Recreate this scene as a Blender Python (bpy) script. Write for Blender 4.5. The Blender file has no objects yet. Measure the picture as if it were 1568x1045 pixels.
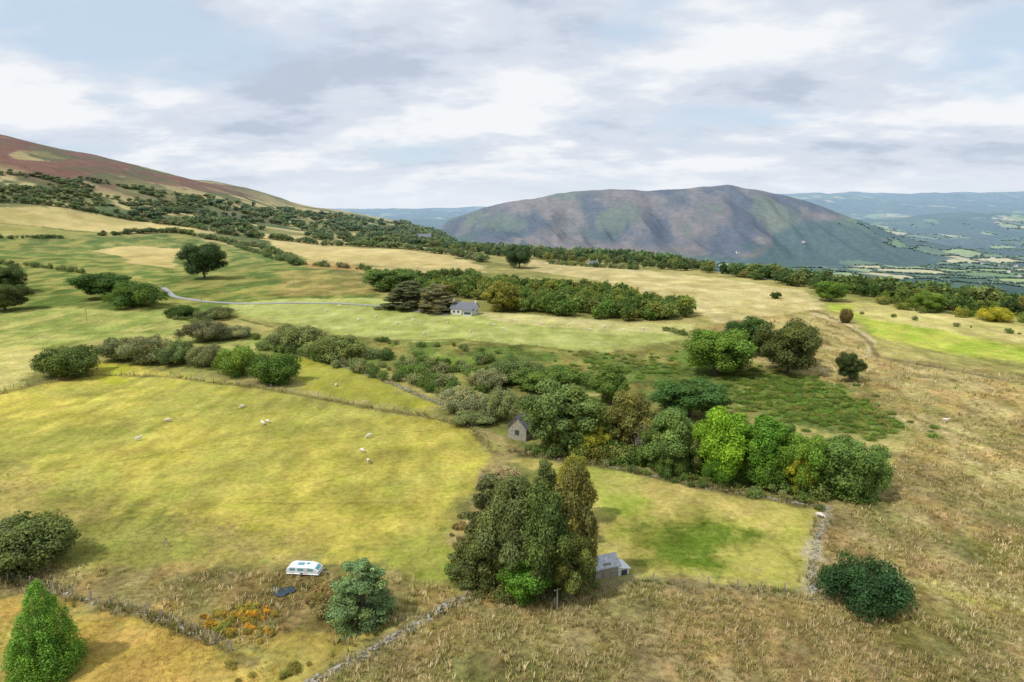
import bpy, math, numpy as np
from mathutils import Vector
rng=np.random.default_rng(7)
scene=bpy.context.scene
PITCH=math.radians(10.9); SP,CP=math.sin(PITCH),math.cos(PITCH); CH=45.0; F=1045.3
GAIN=1.25; LEAF=1.62
def lin(c):
    c=np.asarray(c,float)/255.0
    return np.where(c<=0.04045,c/12.92,((c+0.055)/1.055)**2.4)
def alb(c): return lin(c)/GAIN
def lerp(a,b,t): return a+(b-a)*t
def sm(t):
    t=np.clip(t,0,1); return t*t*(3-2*t)
def _h(ix,iy,seed):
    n=(ix.astype(np.int64)*374761393+iy.astype(np.int64)*668265263+seed*1442695041)&0xffffffff
    n=((n^(n>>13))*1274126177)&0xffffffff
    n=n^(n>>16)
    return (n&0xffffff)/float(0xffffff)
def vn(x,y,seed=0):
    xi=np.floor(x);yi=np.floor(y);fx=x-xi;fy=y-yi
    fx=fx*fx*(3-2*fx);fy=fy*fy*(3-2*fy)
    xi=xi.astype(np.int64);yi=yi.astype(np.int64)
    a=_h(xi,yi,seed);b=_h(xi+1,yi,seed);c=_h(xi,yi+1,seed);d=_h(xi+1,yi+1,seed)
    return (a*(1-fx)+b*fx)*(1-fy)+(c*(1-fx)+d*fx)*fy
def fbm(x,y,seed=0,o=4):
    s=0;a=.5;t=0
    for i in range(o):
        s=s+a*vn(x,y,seed+i*17);t+=a;a*=.5;x=x*2.03+5.3;y=y*2.03+1.7
    return s/t
# ---------------- terrain ----------------
RX=[-2500,-1500,-1100,-794,-596,-526,-400,-275,-200,-120,-70,10,118,175,199,223,260,320,700]
RY=[900,950,1000,1100,1200,1300,1400,1500,1350,1050,760,680,571,400,337,297,200,100,20]
RZ=[240,215,190,157,109,90,52,25,12,8,1,0,0,0,0,0,-1,-4,-20]
MX=[-420,-330,-270,-70,185,412,590,760,915,1045,1150,1300,1450,1650,1950]
MZ=[-120,-60,6,74,117,136,128,130,146,126,102,66,10,-60,-120]
def mount(x,y):
    prof=np.interp(x,MX,MZ)+120
    wob=(fbm(x/260,y/900,91,4)-.5)
    t=np.where(y<3000,(3000-y)/(900+wob*700),(y-3000)/1200)
    rid=np.abs(fbm(x/300+y/1400,y/700,95,5)-.5)*2
    g=1-sm(t)
    return prof*g - 120*rid*g*(1-g)*2.6 + (fbm(x/120,y/160,97,4)-.5)*20*g*sm(prof/60)
def H(x,y):
    x=np.asarray(x,float);y=np.asarray(y,float)
    yr=np.interp(x,RX,RY);zr=np.interp(x,RX,RZ)
    y0=300.
    t=np.clip((y-y0)/np.maximum(yr-y0,50),0,1)
    f=np.sin(np.pi/2*t)**1.15
    z=zr*f
    w=sm((y-yr)/900)
    z=z-(zr+120)*w
    z=z+w*(fbm(x/800,y/800,5,4)-.5)*2*(16+50*sm((y-2800)/3500))
    z=z+w*mount(x,y)
    FR=sm((y-4300)/6500)
    z=z+FR*(140+240*sm((x/10000+.02)/.3)+(fbm(x/2200,y/1700,8,4)-.5)*240)
    z=z+w*sm((x-1500)/900)*np.exp(-((y-5000)/800)**2)*(70+120*(fbm(x/900,y/900,9,3)-.3))
    hillw=sm((zr-5)/60)*sm((y-350)/300)*(1-w)
    z=z+hillw*(fbm(x/140,y/140,12,4)-.5)*16
    z=z+(1-w)*((fbm(x/55,y/55,3,3)-.5)*2.2)*sm((y-40)/60)
    return z
def ray(u,v):
    dx=(u-784)/F; dz=-(v-522.5)/F
    Y=CP+dz*SP; return dx/Y,(-SP+dz*CP)/Y
YS=np.exp(np.linspace(math.log(35),math.log(13500),2600))
def G(u,v):
    s,k=ray(u,v)
    d=CH+k*YS-H(s*YS,YS)
    idx=np.where(d<0)[0]
    if len(idx)==0:
        i=int(np.argmin(d/YS)); y=YS[i]
    else:
        i=idx[0]
        if i==0: y=YS[0]
        else:
            a,b=d[i-1],d[i]; y=YS[i-1]+(YS[i]-YS[i-1])*a/(a-b)
    x=s*y
    return float(x),float(y),float(H(np.array([x]),np.array([y]))[0])
def GP(poly): return np.array([G(u,v)[:2] for u,v in poly])
def inpoly(P,x,y):
    m=np.zeros(x.shape,bool); n=len(P)
    for i in range(n):
        x1,y1=P[i];x2,y2=P[(i+1)%n]
        if y1==y2: continue
        c=((y1>y)!=(y2>y))&(x<(x2-x1)*(y-y1)/(y2-y1)+x1)
        m^=c
    return m
def dline(P,x,y):
    d=np.full(x.shape,1e9)
    for i in range(len(P)-1):
        a=P[i];b=P[i+1];ab=b-a
        t=np.clip(((x-a[0])*ab[0]+(y-a[1])*ab[1])/(ab@ab+1e-9),0,1)
        d=np.minimum(d,np.hypot(x-a[0]-t*ab[0],y-a[1]-t*ab[1]))
    return d
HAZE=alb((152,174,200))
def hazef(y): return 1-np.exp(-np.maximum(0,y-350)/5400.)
def hazed(c,y):  # aerial haze is blended into the base colours by distance
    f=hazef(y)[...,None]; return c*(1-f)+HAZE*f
NR,NC=1250,1250
rows=np.exp(np.linspace(math.log(12),math.log(14000),NR))
cols=np.linspace(-1.25,1.25,NC)
X=(cols[None,:]*(rows[:,None]+35)).ravel(); Y=np.repeat(rows,NC)
Z=H(X,Y)
N=len(X)
jb=sm((Y-150)/500)
a5=(fbm(X/5,Y/5,21,3)-.5);b5=(fbm(X/5,Y/5,22,3)-.5);a45=(fbm(X/45,Y/45,23,3)-.5);b45=(fbm(X/45,Y/45,24,3)-.5)
JX=X+a5*5*(1-jb)+a45*34*jb
JY=Y+b5*6*(1-jb)+b45*44*jb
a1=(fbm(X/1.6,Y/1.6,25,2)-.5);b1=(fbm(X/1.6,Y/1.6,26,2)-.5)
JITS=[(JX,JY),(JX+a1*7+a5*6,JY+b1*9-a5*8),(JX-b1*9+b5*9,JY+a1*9+b5*6+b45*6)]
C=np.zeros((N,3)); R=np.full(N,.45)
n40=fbm(X/40,Y/40,31,4);n12=fbm(X/9,Y/12,33,4);n150=fbm(X/170,Y/170,35,4)
base=lerp(alb((140,138,76)),alb((174,162,98)),sm((n40-.35)/.3)[:,None])
C[:]=base
def setk(k,c1,c2,nz,rough=.3):
    ids=np.where(k>0)[0]
    col=lerp(alb(c1),alb(c2),sm((nz[ids]-.35)/.3)[:,None])
    C[ids]=lerp(C[ids],col,k[ids][:,None]); R[ids]=lerp(R[ids],rough,k[ids])
def paint(poly,c1,c2,rough=.3,nz=None,soft=0):
    P=GP(poly)
    if soft:
        k=sum(inpoly(P,JX+a1*s*soft+a5*s*soft*.6,JY+b1*s*soft*1.3-b5*s*soft) .astype(float) for s in(1,-1,2,-2,.3,3))/6
    else: k=sum(inpoly(P,a,b).astype(float) for a,b in JITS)/3
    setk(k,c1,c2,n40 if nz is None else nz,rough)
def pline(poly,w,c,rough=.5,a=.8):
    P=GP(poly); jj=a5*w*1.2
    lo=P.min(0)-20;hi=P.max(0)+20
    ids=np.where((X>lo[0])&(X<hi[0])&(Y>lo[1])&(Y<hi[1]))[0]
    d=dline(P,X[ids],Y[ids])+jj[ids]
    k=(1-sm((d-w*.3)/(w*.6)))*a
    C[ids]=lerp(C[ids],alb(c),k[:,None]); R[ids]=lerp(R[ids],rough,k)
# hillside
zr=np.interp(X,RX,RZ);yr=np.interp(X,RX,RY)
hill=(Y>430)&(Y<yr+400)&(X<-40)
hn=fbm(X/70,Y/120,51,5)
col=lerp(alb((96,108,58)),alb((144,138,80)),sm((hn-.38)/.2)[:,None])
tan=alb((206,186,126)); t2=sm((fbm(X/70,Y/40,53,4)-.52)/.04)
col=lerp(col,tan,t2[:,None]*.85)
C[hill]=col[hill];R[hill]=.6
tp=np.clip((Z-(zr-14-zr*.13))/(8+zr*.03),0,1)*(X<-330)*(Y>700)*(.3+.7*sm((fbm(X/60,Y/110,58,4)-.44)/.06))*(.25+.75*sm((zr-50)/50))
tc=lerp(alb((132,90,70)),alb((112,100,66)),sm((hn-.47)/.12)[:,None])
C[:]=np.where((tp>0)[:,None],lerp(C,tc,np.clip(tp,0,1)[:,None]),C)
# valley
val=(Y>yr+60)&(Y>350)
w=sm((Y-yr)/900)
def voro(x,y,s):
    gx=np.floor(x/s).astype(np.int64);gy=np.floor(y/s).astype(np.int64)
    f1=np.full(x.shape,1e9);f2=np.full(x.shape,1e9);idd=np.zeros(x.shape)
    for a in (-1,0,1):
        for b in (-1,0,1):
            cx=gx+a;cy=gy+b
            px=(cx+.15+.7*_h(cx,cy,61))*s;py=(cy+.15+.7*_h(cx,cy,62))*s
            d=np.hypot(x-px,y-py);hh=_h(cx,cy,63)
            c=d<f1; f2=np.where(c,f1,np.minimum(f2,d)); idd=np.where(c,hh,idd); f1=np.where(c,d,f1)
    return idd,f2-f1
def valley_cols(x,y):
    xs=(x+(fbm(x/70,y/70,71,3)-.5)*70)*.8; ys=(y+(fbm(x/70,y/70,72,3)-.5)*80)*.6
    idd,e=voro(xs,ys,92.)
    pal=np.array([alb((52,78,62)),alb((72,98,66)),alb((118,142,82)),alb((164,178,108)),alb((210,198,146)),alb((100,124,78))])
    k=np.searchsorted([.30,.46,.62,.76,.88],idd); c=pal[k]
    fo=sm((fbm(x/330,y/620,75,5)-.505)/.015)
    tex=.75+.5*fbm(x/14,y/22,79,3)
    c=lerp(c,alb((50,75,62)),(fo*.95)[:,None])
    fr=np.maximum((k<1)*1.,fo)
    c=c*lerp(1,tex,fr)[:,None]
    return c,e,fr
vc,ve,vf=valley_cols(X[val],Y[val])
vc=lerp(vc,alb((52,76,58)),((1-sm((ve-5)/5))*(1-vf)*.85)[:,None])
C[val]=vc;R[val]=.3
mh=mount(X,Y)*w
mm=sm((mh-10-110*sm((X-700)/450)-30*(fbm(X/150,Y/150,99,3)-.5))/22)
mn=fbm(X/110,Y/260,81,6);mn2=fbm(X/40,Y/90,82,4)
mc=lerp(alb((72,66,80)),alb((124,104,94)),sm((mn-.4)/.2)[:,None])  # heather tones, darkened so the colour also carries cloud shadow on the mountain
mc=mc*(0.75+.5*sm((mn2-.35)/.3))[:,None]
gr=sm((fbm(X/200,Y/330,84,5)-.60+ .2*sm((X-700)/600)+.1*sm((80-mh)/60))/.06)
mc=lerp(mc,alb((102,110,72)),(gr*.75)[:,None])
wd_=sm((fbm(X/140,Y/200,87,4)-.55)/.03)*sm((110-mh)/50)
mc=lerp(mc,alb((52,72,56)),(wd_*.85)[:,None])
foot=sm((60-mh)/40)*sm((fbm(X/200,Y/200,86,3)-.42)/.1)
mc=lerp(mc,alb((156,122,94)),foot[:,None]*.7)
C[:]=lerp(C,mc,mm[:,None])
# ---- fields (surveyed outlines)
paint([(-200,352),(0,360),(150,362),(300,362),(440,392),(560,430),(600,470),(430,480),(330,490),(-200,520)],(104,122,58),(154,150,80),.6,n12)
paint([(-100,318),(0,318),(120,326),(240,340),(325,352),(200,358),(60,345),(-100,338)],(212,190,124),(196,176,106),.25)
paint([(-200,338),(60,346),(190,359),(90,362),(-200,352)],(160,156,82),(184,170,96),.3)
paint([(150,384),(190,376),(262,380),(280,392),(262,412),(200,402)],(210,186,122),(194,172,108),.3,None,2)
paint([(395,362),(470,366),(560,380),(660,388),(745,402),(742,417),(640,410),(560,404),(450,390)],(214,192,130),(202,180,116),.25)
paint([(460,398),(540,404),(560,416),(470,410)],(178,140,86),(188,160,98),.4,None,2)
paint([(440,412),(560,418),(580,450),(520,452),(400,450)],(140,134,74),(174,156,92),.7,n12)
paint([(820,398),(900,406),(1100,424),(1245,448),(1262,475),(1100,500),(1060,472),(980,446),(880,424),(800,412)],(210,192,138),(194,176,118),.35,n12)
paint([(330,470),(430,457),(580,456),(700,478),(860,486),(1050,497),(1045,520),(900,540),(780,528),(640,524),(480,506),(400,492)],(184,186,110),(168,172,92),.2,n12)
paint([(720,478),(860,486),(1060,496),(1050,512),(900,505),(760,494)],(208,196,134),(196,186,116),.2,None,2)
paint([(-100,480),(120,470),(250,476),(330,500),(430,520),(460,545),(330,540),(150,520),(60,545),(-100,560)],(144,154,78),(174,170,96),.45,n12)
paint([(-100,538),(60,528),(80,560),(0,600),(-100,620)],(200,186,114),(188,176,100),.3)
paint([(540,528),(700,522),(900,538),(1060,535),(1200,560),(1400,640),(1390,665),(1200,640),(900,600),(700,590),(560,560)],(104,122,58),(144,140,76),.8,n12)
paint([(1150,580),(1250,580),(1320,620),(1400,655),(1340,672),(1200,650),(1130,620)],(86,112,50),(120,134,64),.8,n12,4)
paint([(440,538),(560,570),(650,606),(665,632),(560,616),(460,596)],(182,174,60),(166,162,68),.25,n12)
paint([(650,545),(740,548),(740,560),(660,562)],(112,140,54),(130,152,62),.3,None,2)
paint([(1060,502),(1262,474),(1310,500),(1340,545),(1600,575),(1750,640),(1500,800),(1385,690),(1400,655),(1320,610),(1250,575),(1060,535)],(184,166,112),(156,144,88),.9,n12)
paint([(1250,462),(1300,468),(1450,495),(1750,545),(1750,590),(1568,555),(1440,540),(1350,520),(1310,490)],(158,176,60),(184,184,80),.25,n12)
paint([(1300,470),(1420,478),(1600,506),(1750,530),(1750,548),(1568,530),(1450,508),(1330,490)],(208,192,126),(192,180,110),.25,n12)
paint([(-250,640),(0,600),(70,586),(160,556),(260,572),(380,590),(470,606),(650,636),(728,654),(765,700),(745,735),(700,790),(640,835),(560,870),(430,850),(100,872),(-250,850)],(198,182,80),(172,166,78),.36,.5*n40+.5*n12)
paint([(150,556),(200,560),(190,590),(150,590)],(182,178,56),(176,172,66),.25,None,3)
paint([(-250,720),(0,700),(180,770),(420,820),(520,850),(420,870),(120,880),(-250,860)],(180,162,90),(150,146,72),.55,n12,6)
paint([(540,840),(640,826),(700,800),(712,880),(660,900),(600,895),(590,850)],(132,146,56),(164,162,72),.35,n12,3)
paint([(-300,862),(100,866),(430,878),(600,880),(720,900),(690,925),(560,985),(400,1000),(250,955),(100,915),(-300,880)],(146,132,84),(168,154,94),.9,n12,2)
paint([(-400,885),(100,915),(250,955),(400,1000),(520,1045),(420,1250),(-400,1250)],(192,158,78),(180,162,82),.6,n12)
paint([(380,960),(600,965),(560,1000),(470,1045),(400,1010)],(184,160,76),(164,150,74),.5,n12,1.5)
paint([(760,692),(930,712),(1100,748),(1265,777),(1248,840),(1243,908),(1100,898),(960,880),(910,850),(880,760)],(178,170,82),(198,180,100),.36,n12)
paint([(950,812),(1040,800),(1110,798),(1165,812),(1150,835),(1075,850),(1130,880),(1010,878),(960,862)],(104,124,38),(156,150,66),.6,n12,4.5)
paint([(900,700),(1000,720),(960,800),(905,780)],(164,172,70),(184,178,90),.3,n12,2)
paint([(730,905),(905,890),(1000,893),(1245,912),(1268,777),(1390,690),(1500,790),(1750,650),(2100,1300),(420,1300),(480,1045),(620,965)],(164,146,98),(130,126,74),1.0,n12,1)
paint([(1290,890),(1400,885),(1600,915),(1600,935),(1380,905)],(178,170,92),(168,160,84),.6,None,2)
for pl,wd,c in [([(0,604),(60,588),(150,574),(260,578),(380,592),(470,607),(560,624),(650,638),(722,656),(752,692)],1.3,(122,110,70)),
  ([(760,692),(850,702),(930,714),(1060,742),(1180,764),(1265,777)],2.2,(104,98,66)),
  ([(1268,777),(1250,830),(1243,870),(1245,912)],2.,(176,164,134)),
  ([(905,900),(1000,893),(1130,903),(1245,912)],1.6,(140,130,92)),
  ([(740,905),(690,925),(640,955),(590,985),(550,1008),(480,1045)],2.2,(150,138,106)),
  ([(-20,880),(80,905),(170,928),(250,950),(330,985),(380,1015)],1.2,(116,104,70)),
  ([(1340,545),(1420,560),(1568,588),(1700,610)],1.6,(122,112,76)),
  ([(1245,480),(1300,498),(1335,520),(1325,548)],2.,(204,186,142)),
  ([(1262,480),(1330,522),(1345,548),(1420,560)],1.2,(130,114,74)),
  ([(1380,888),(1450,898),(1568,922)],1.8,(184,174,118)),
  ([(440,537),(540,566),(620,596),(700,628)],1.5,(120,120,80)),
  ([(330,478),(400,497),(450,512)],1.4,(90,100,56)),
  ([(745,660),(775,690),(760,720),(735,770),(705,830)],3.2,(172,152,100)),
  ([(560,524),(700,520),(900,541)],2,(120,118,64)),
  ([(0,452),(150,452),(280,470)],2,(106,116,60)),
  ([(0,735),(300,690),(700,655)],.5,(160,148,66)),
  ([(200,790),(420,760),(640,700)],.5,(170,158,70)),
  ([(60,800),(300,770),(640,770)],.4,(164,152,70)),
  ([(1400,640),(1568,700)],.6,(120,112,70))]:
    pline(pl,wd,c)
nearw=(1-sm((Y-200)/300));midw=sm((Y-110)/140)*(1-sm((Y-600)/300))
mt=(fbm(X/2.6,Y/5.5,101,4)-.5)
st=(fbm(X/14+Y/30,Y/2.2-X/9,103,3)-.5)   # faint mowing / grazing streaks
mt2=(fbm(X/6,Y/16,107,5)-.5)
C*=(1+(mt*.9*(.45+R)+st*.28)*nearw+mt2*.85*(.25+R)*midw)[:,None]
dk=sm((fbm(X/7,Y/9,105,4)-.53)/.08)*nearw*.36*(R<.6)
C=lerp(C,C*np.array([.8,.86,.74]),dk[:,None])
rus=sm((fbm(X/4,Y/8,109,4)-.53)/.08)*(R>.6)*nearw*.6
C=lerp(C,C*np.array([1.04,.84,.74]),rus[:,None])
C*=(1+(n150-.5)*.3)[:,None]
lum=(C@np.array([.3,.6,.1]))[:,None];C=lerp(C,lum,.06)
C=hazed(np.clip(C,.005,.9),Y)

def mesh_from(name,V,Q,mats,midx=None,col=None,smooth=False):
    me=bpy.data.meshes.new(name)
    V=np.asarray(V,np.float32);Q=np.asarray(Q,np.int32);k=Q.shape[1]
    me.vertices.add(len(V));me.vertices.foreach_set('co',V.ravel())
    me.loops.add(Q.size);me.loops.foreach_set('vertex_index',Q.ravel())
    me.polygons.add(len(Q));me.polygons.foreach_set('loop_start',np.arange(len(Q),dtype=np.int32)*k)
    if midx is not None: me.polygons.foreach_set('material_index',np.asarray(midx,np.int32))
    me.polygons.foreach_set('use_smooth',np.full(len(Q),smooth))
    for m in mats: me.materials.append(m)
    me.update(calc_edges=True)
    if col is not None:
        a=me.color_attributes.new('Col','FLOAT_COLOR','POINT')
        a.data.foreach_set('color',np.concatenate([col,np.ones((len(col),1))],1).astype(np.float32).ravel())
    return me
def addob(name,me,loc=(0,0,0),rot=0,scale=(1,1,1),parent=None):
    o=bpy.data.objects.new(name,me);scene.collection.objects.link(o)
    o.location=loc;o.rotation_euler=(0,0,rot);o.scale=scale
    if parent: o.parent=parent
    return o
# ---------------- materials ----------------
def newmat(name):
    m=bpy.data.materials.new(name);m.use_nodes=True;nt=m.node_tree;nt.nodes.clear()
    out=nt.nodes.new('ShaderNodeOutputMaterial');return m,nt,out
def nd(nt,t,**k):
    n=nt.nodes.new(t)
    for a,b in k.items(): setattr(n,a,b)
    return n
def noise(nt,vec,scale,detail=4,rough=.55,dist=0):
    n=nd(nt,'ShaderNodeTexNoise');n.inputs['Scale'].default_value=scale;n.inputs['Detail'].default_value=detail;n.inputs['Roughness'].default_value=rough;n.inputs['Distortion'].default_value=dist
    nt.links.new(vec,n.inputs['Vector']);return n.outputs['Fac']
def mapr(nt,v,a,b,c,d,sm_=False):
    n=nd(nt,'ShaderNodeMapRange');nt.links.new(v,n.inputs[0])
    if sm_: n.interpolation_type='SMOOTHSTEP'
    for i,q in enumerate((a,b,c,d)): n.inputs[i+1].default_value=q
    return n.outputs[0]
def mth(nt,op,a,b):
    n=nd(nt,'ShaderNodeMath',operation=op)
    for i,q in enumerate((a,b)):
        if isinstance(q,(int,float)): n.inputs[i].default_value=q
        else: nt.links.new(q,n.inputs[i])
    return n.outputs[0]
def vmul(nt,col,f):
    n=nd(nt,'ShaderNodeVectorMath',operation='SCALE');nt.links.new(col,n.inputs[0]);nt.links.new(f,n.inputs['Scale']);return n.outputs[0]
def ground_mat():
    m,nt,out=newmat('grassland');g=nd(nt,'ShaderNodeNewGeometry').outputs['Position']
    at=nd(nt,'ShaderNodeAttribute',attribute_name='Col').outputs['Color']
    ro=nd(nt,'ShaderNodeAttribute',attribute_name='Rough').outputs['Fac']
    a=mapr(nt,noise(nt,g,.06,6),.3,.7,.86,1.14)
    b=mapr(nt,noise(nt,g,1.1,6,.65),.32,.68,-.45,.45)
    c=mapr(nt,noise(nt,g,5,3,.7),.3,.7,-.32,.32)
    d=mth(nt,'ADD',b,c); amt=mth(nt,'ADD',mth(nt,'MULTIPLY',ro,.7),.32)
    f=mth(nt,'MULTIPLY',a,mth(nt,'ADD',mth(nt,'MULTIPLY',d,amt),1.0))
    col=vmul(nt,at,f)
    tint=nd(nt,'ShaderNodeMix',data_type='RGBA',blend_type='MULTIPLY')
    tint.inputs['B'].default_value=(.88,.98,.76,1)
    nt.links.new(mapr(nt,noise(nt,g,.23,5),.45,.62,0,.8),tint.inputs['Factor']);nt.links.new(col,tint.inputs['A'])
    bs=nd(nt,'ShaderNodeBsdfDiffuse');nt.links.new(tint.outputs['Result'],bs.inputs['Color'])
    bp=nd(nt,'ShaderNodeBump');bp.inputs['Distance'].default_value=.5
    nt.links.new(mth(nt,'MULTIPLY',ro,.65),bp.inputs['Strength']);nt.links.new(noise(nt,g,1.6,5,.65),bp.inputs['Height'])
    nt.links.new(bp.outputs[0],bs.inputs['Normal'])
    nt.links.new(bs.outputs[0],out.inputs[0]);return m
def leaf_mat(name,trans=.3):
    m,nt,out=newmat(name)
    at=nd(nt,'ShaderNodeAttribute',attribute_name='Col').outputs['Color']
    oi=nd(nt,'ShaderNodeObjectInfo')
    mx=nd(nt,'ShaderNodeMix',data_type='RGBA',blend_type='MULTIPLY');mx.inputs['Factor'].default_value=1
    nt.links.new(at,mx.inputs['A']);nt.links.new(oi.outputs['Color'],mx.inputs['B'])
    d=nd(nt,'ShaderNodeBsdfDiffuse');t=nd(nt,'ShaderNodeBsdfTranslucent');ms=nd(nt,'ShaderNodeMixShader');ms.inputs[0].default_value=trans
    nt.links.new(mx.outputs['Result'],d.inputs[0]);nt.links.new(mx.outputs['Result'],t.inputs[0])
    nt.links.new(d.outputs[0],ms.inputs[1]);nt.links.new(t.outputs[0],ms.inputs[2]);nt.links.new(ms.outputs[0],out.inputs[0]);return m
def simple(name,c,rough=.8,var=.25,scale=3,metal=0,bump=0):
    m,nt,out=newmat(name);tc=nd(nt,'ShaderNodeTexCoord').outputs['Object']
    b=nd(nt,'ShaderNodeBsdfPrincipled');b.inputs['Roughness'].default_value=rough;b.inputs['Metallic'].default_value=metal
    nf=noise(nt,tc,scale,5,.6)
    rgb=nd(nt,'ShaderNodeRGB');rgb.outputs[0].default_value=(*c,1)
    nt.links.new(vmul(nt,rgb.outputs[0],mapr(nt,nf,.3,.7,1-var,1+var)),b.inputs['Base Color'])
    if bump:
        bp=nd(nt,'ShaderNodeBump');bp.inputs['Strength'].default_value=bump;bp.inputs['Distance'].default_value=.05
        nt.links.new(nf,bp.inputs['Height']);nt.links.new(bp.outputs[0],b.inputs['Normal'])
    nt.links.new(b.outputs[0],out.inputs[0]);return m
MG=ground_mat();ML=leaf_mat('foliage');MB=simple('bark',(.11,.09,.065),.9,.4,6)
MBL=simple('bleached_bark',(.28,.25,.22),.9,.3,6)
MST=simple('drystone',(.29,.27,.215),.9,.45,2.5,bump=.5);MSL=simple('slate_roof',(.13,.14,.17),.7,.3,5,bump=.3)
MWH=simple('white_render',(.62,.62,.6),.7,.1,2);MGL=simple('window_glass',(.04,.06,.08),.15,.2,1);MCP=simple('caravan_white_panel',(.70,.73,.74),.35,.08,2)
MCG=simple('tinted_caravan_window',(.12,.32,.36),.12,.15,1);MTY=simple('tyre_rubber',(.02,.02,.02),.8,.2,8);MWD=simple('weathered_wood',(.28,.24,.19),.9,.3,9)
MAS=simple('lane_asphalt',(.30,.30,.31),.9,.15,1);MWA=simple('pond_water',(.012,.035,.055),.2,.2,.5);MWO=simple('sheep_wool',(.66,.62,.54),.95,.12,6)
MTI=simple('corrugated_tin',(.42,.44,.46),.5,.35,3);MWI=simple('wire',(.25,.25,.25),.5,.1,3)
Q=(np.arange(NR-1)[:,None]*NC+np.arange(NC-1)[None,:]).ravel()
Q=np.stack([Q,Q+1,Q+1+NC,Q+NC],1)
me=mesh_from('ground_terrain',np.stack([X,Y,Z],1),Q,[MG],None,C,True)
ra=me.attributes.new('Rough','FLOAT','POINT');ra.data.foreach_set('value',R.astype(np.float32))
addob('ground_terrain',me)
# ---------------- foliage templates ----------------
def tube(path,rad,ns=6):
    path=np.array(path,float);n=len(path);V=[];Qs=[]
    for i in range(n):
        d=path[min(i+1,n-1)]-path[max(i-1,0)];d/=np.linalg.norm(d)+1e-9
        a=np.cross(d,[.3,.9,.1]);a/=np.linalg.norm(a)+1e-9;b=np.cross(d,a)
        th=np.arange(ns)*2*np.pi/ns
        V.append(path[i]+rad[i]*(np.cos(th)[:,None]*a+np.sin(th)[:,None]*b))
    for i in range(n-1):
        for j in range(ns):
            Qs.append([i*ns+j,i*ns+(j+1)%ns,(i+1)*ns+(j+1)%ns,(i+1)*ns+j])
    return np.concatenate(V),np.array(Qs)
def quads_at(P,Nn,size,r):
    n=len(P);t=r.normal(size=(n,3));a=np.cross(Nn,t);a/=np.linalg.norm(a,axis=1)[:,None]+1e-9;b=np.cross(Nn,a)
    s=size[:,None];k=r.uniform(.55,1.1,(n,4))
    V=np.stack([P+a*s*k[:,0:1],P+b*s*.7*k[:,1:2],P-a*s*k[:,2:3],P-b*s*.7*k[:,3:4]],1)
    return V.reshape(-1,3)
def unit(v): return v/(np.linalg.norm(v,axis=-1,keepdims=True)+1e-9)
def crown(kind,Ht,Rr,nl,ls,seed):
    r=np.random.default_rng(seed);cl=[]
    if kind in('oak','bush','tall','willow'):
        cz={'oak':.53,'bush':.44,'tall':.5,'willow':.43}[kind];rz={'oak':.40,'bush':.42,'tall':.44,'willow':.40}[kind]
        nc={'oak':60,'bush':60,'tall':80,'willow':90}[kind]
        for i in range(nc):
            d=unit(r.normal(size=3)); q=r.uniform(.35,.95)
            c=np.array([d[0]*Rr*q,d[1]*Rr*q,(cz+d[2]*rz*q)*Ht])
            if kind=='tall': c[:2]*=np.interp(c[2]/Ht,[.1,.45,.9],[.95,1,.55])
            rad=Rr*r.uniform(.12,.32)*(.8 if kind=='willow' else 1); cl.append((c,rad,r.uniform(.75,1)))
    elif kind=='pine':
        lean=r.normal(size=2)*.03
        for i in range(130):
            h=r.uniform(.04,.98);env=Rr*np.interp(h,[0,.2,.5,.75,.92,1],[.85,1,.9,.68,.4,.12])*r.uniform(.7,1.15)
            a=r.uniform(0,6.28);q=r.uniform(.25,1)**.6*env
            c=np.array([math.cos(a)*q+lean[0]*h*Ht,math.sin(a)*q+lean[1]*h*Ht,h*Ht-.16*q]);cl.append((c,Rr*r.uniform(.12,.29)*np.interp(h,[0,1],[1.15,.65]),r.uniform(.4,.7)))
    elif kind=='cone':
        for i in range(300):
            h=r.uniform(.0,.985)**1.1;env=Rr*(1-h)**.72*.88*np.interp(h,[0,.08],[.85,1])*r.uniform(.82,1.1)
            a=r.uniform(0,6.28);c=np.array([math.cos(a)*env,math.sin(a)*env,h*Ht+.02]);cl.append((c,Rr*.14*(1.15-h*.75)*r.uniform(.7,1.3),2.0))
        for i in range(10): cl.append((np.array([0,0,Ht*(.1+.08*i)]),Rr*(1-.1*i)*.6,1.))
    w=np.array([c[1]**2 for c in cl]);w/=w.sum();k=r.choice(len(cl),nl,p=w)
    cen=np.array([c[0] for c in cl])[k];rad=np.array([c[1] for c in cl])[k];fl=np.array([c[2] for c in cl])[k]
    d=r.normal(size=(nl,3));d[:,2]+=.25;d=unit(d)
    q=rad*r.uniform(.55,1.25,nl)
    P=cen+d*q[:,None]*np.stack([np.ones(nl),np.ones(nl),fl],1)
    m=P[:,2]>.01*Ht;P=P[m];d=d[m];k=k[m];n=len(P)
    Nn=unit(d+r.normal(size=(n,3))*.5+[0,0,.2])
    V=quads_at(P,Nn,ls*r.uniform(.5,1.3,n),r)
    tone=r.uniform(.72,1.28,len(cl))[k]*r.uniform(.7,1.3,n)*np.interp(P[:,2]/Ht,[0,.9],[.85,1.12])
    warm=(r.uniform(0,1,len(cl))**2)[k]
    col=np.stack([tone*(1+.22*warm),tone*(1+.08*warm),tone*(1-.15*warm)],1)
    return V,np.repeat(col,4,0),cl
TM={}
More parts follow.
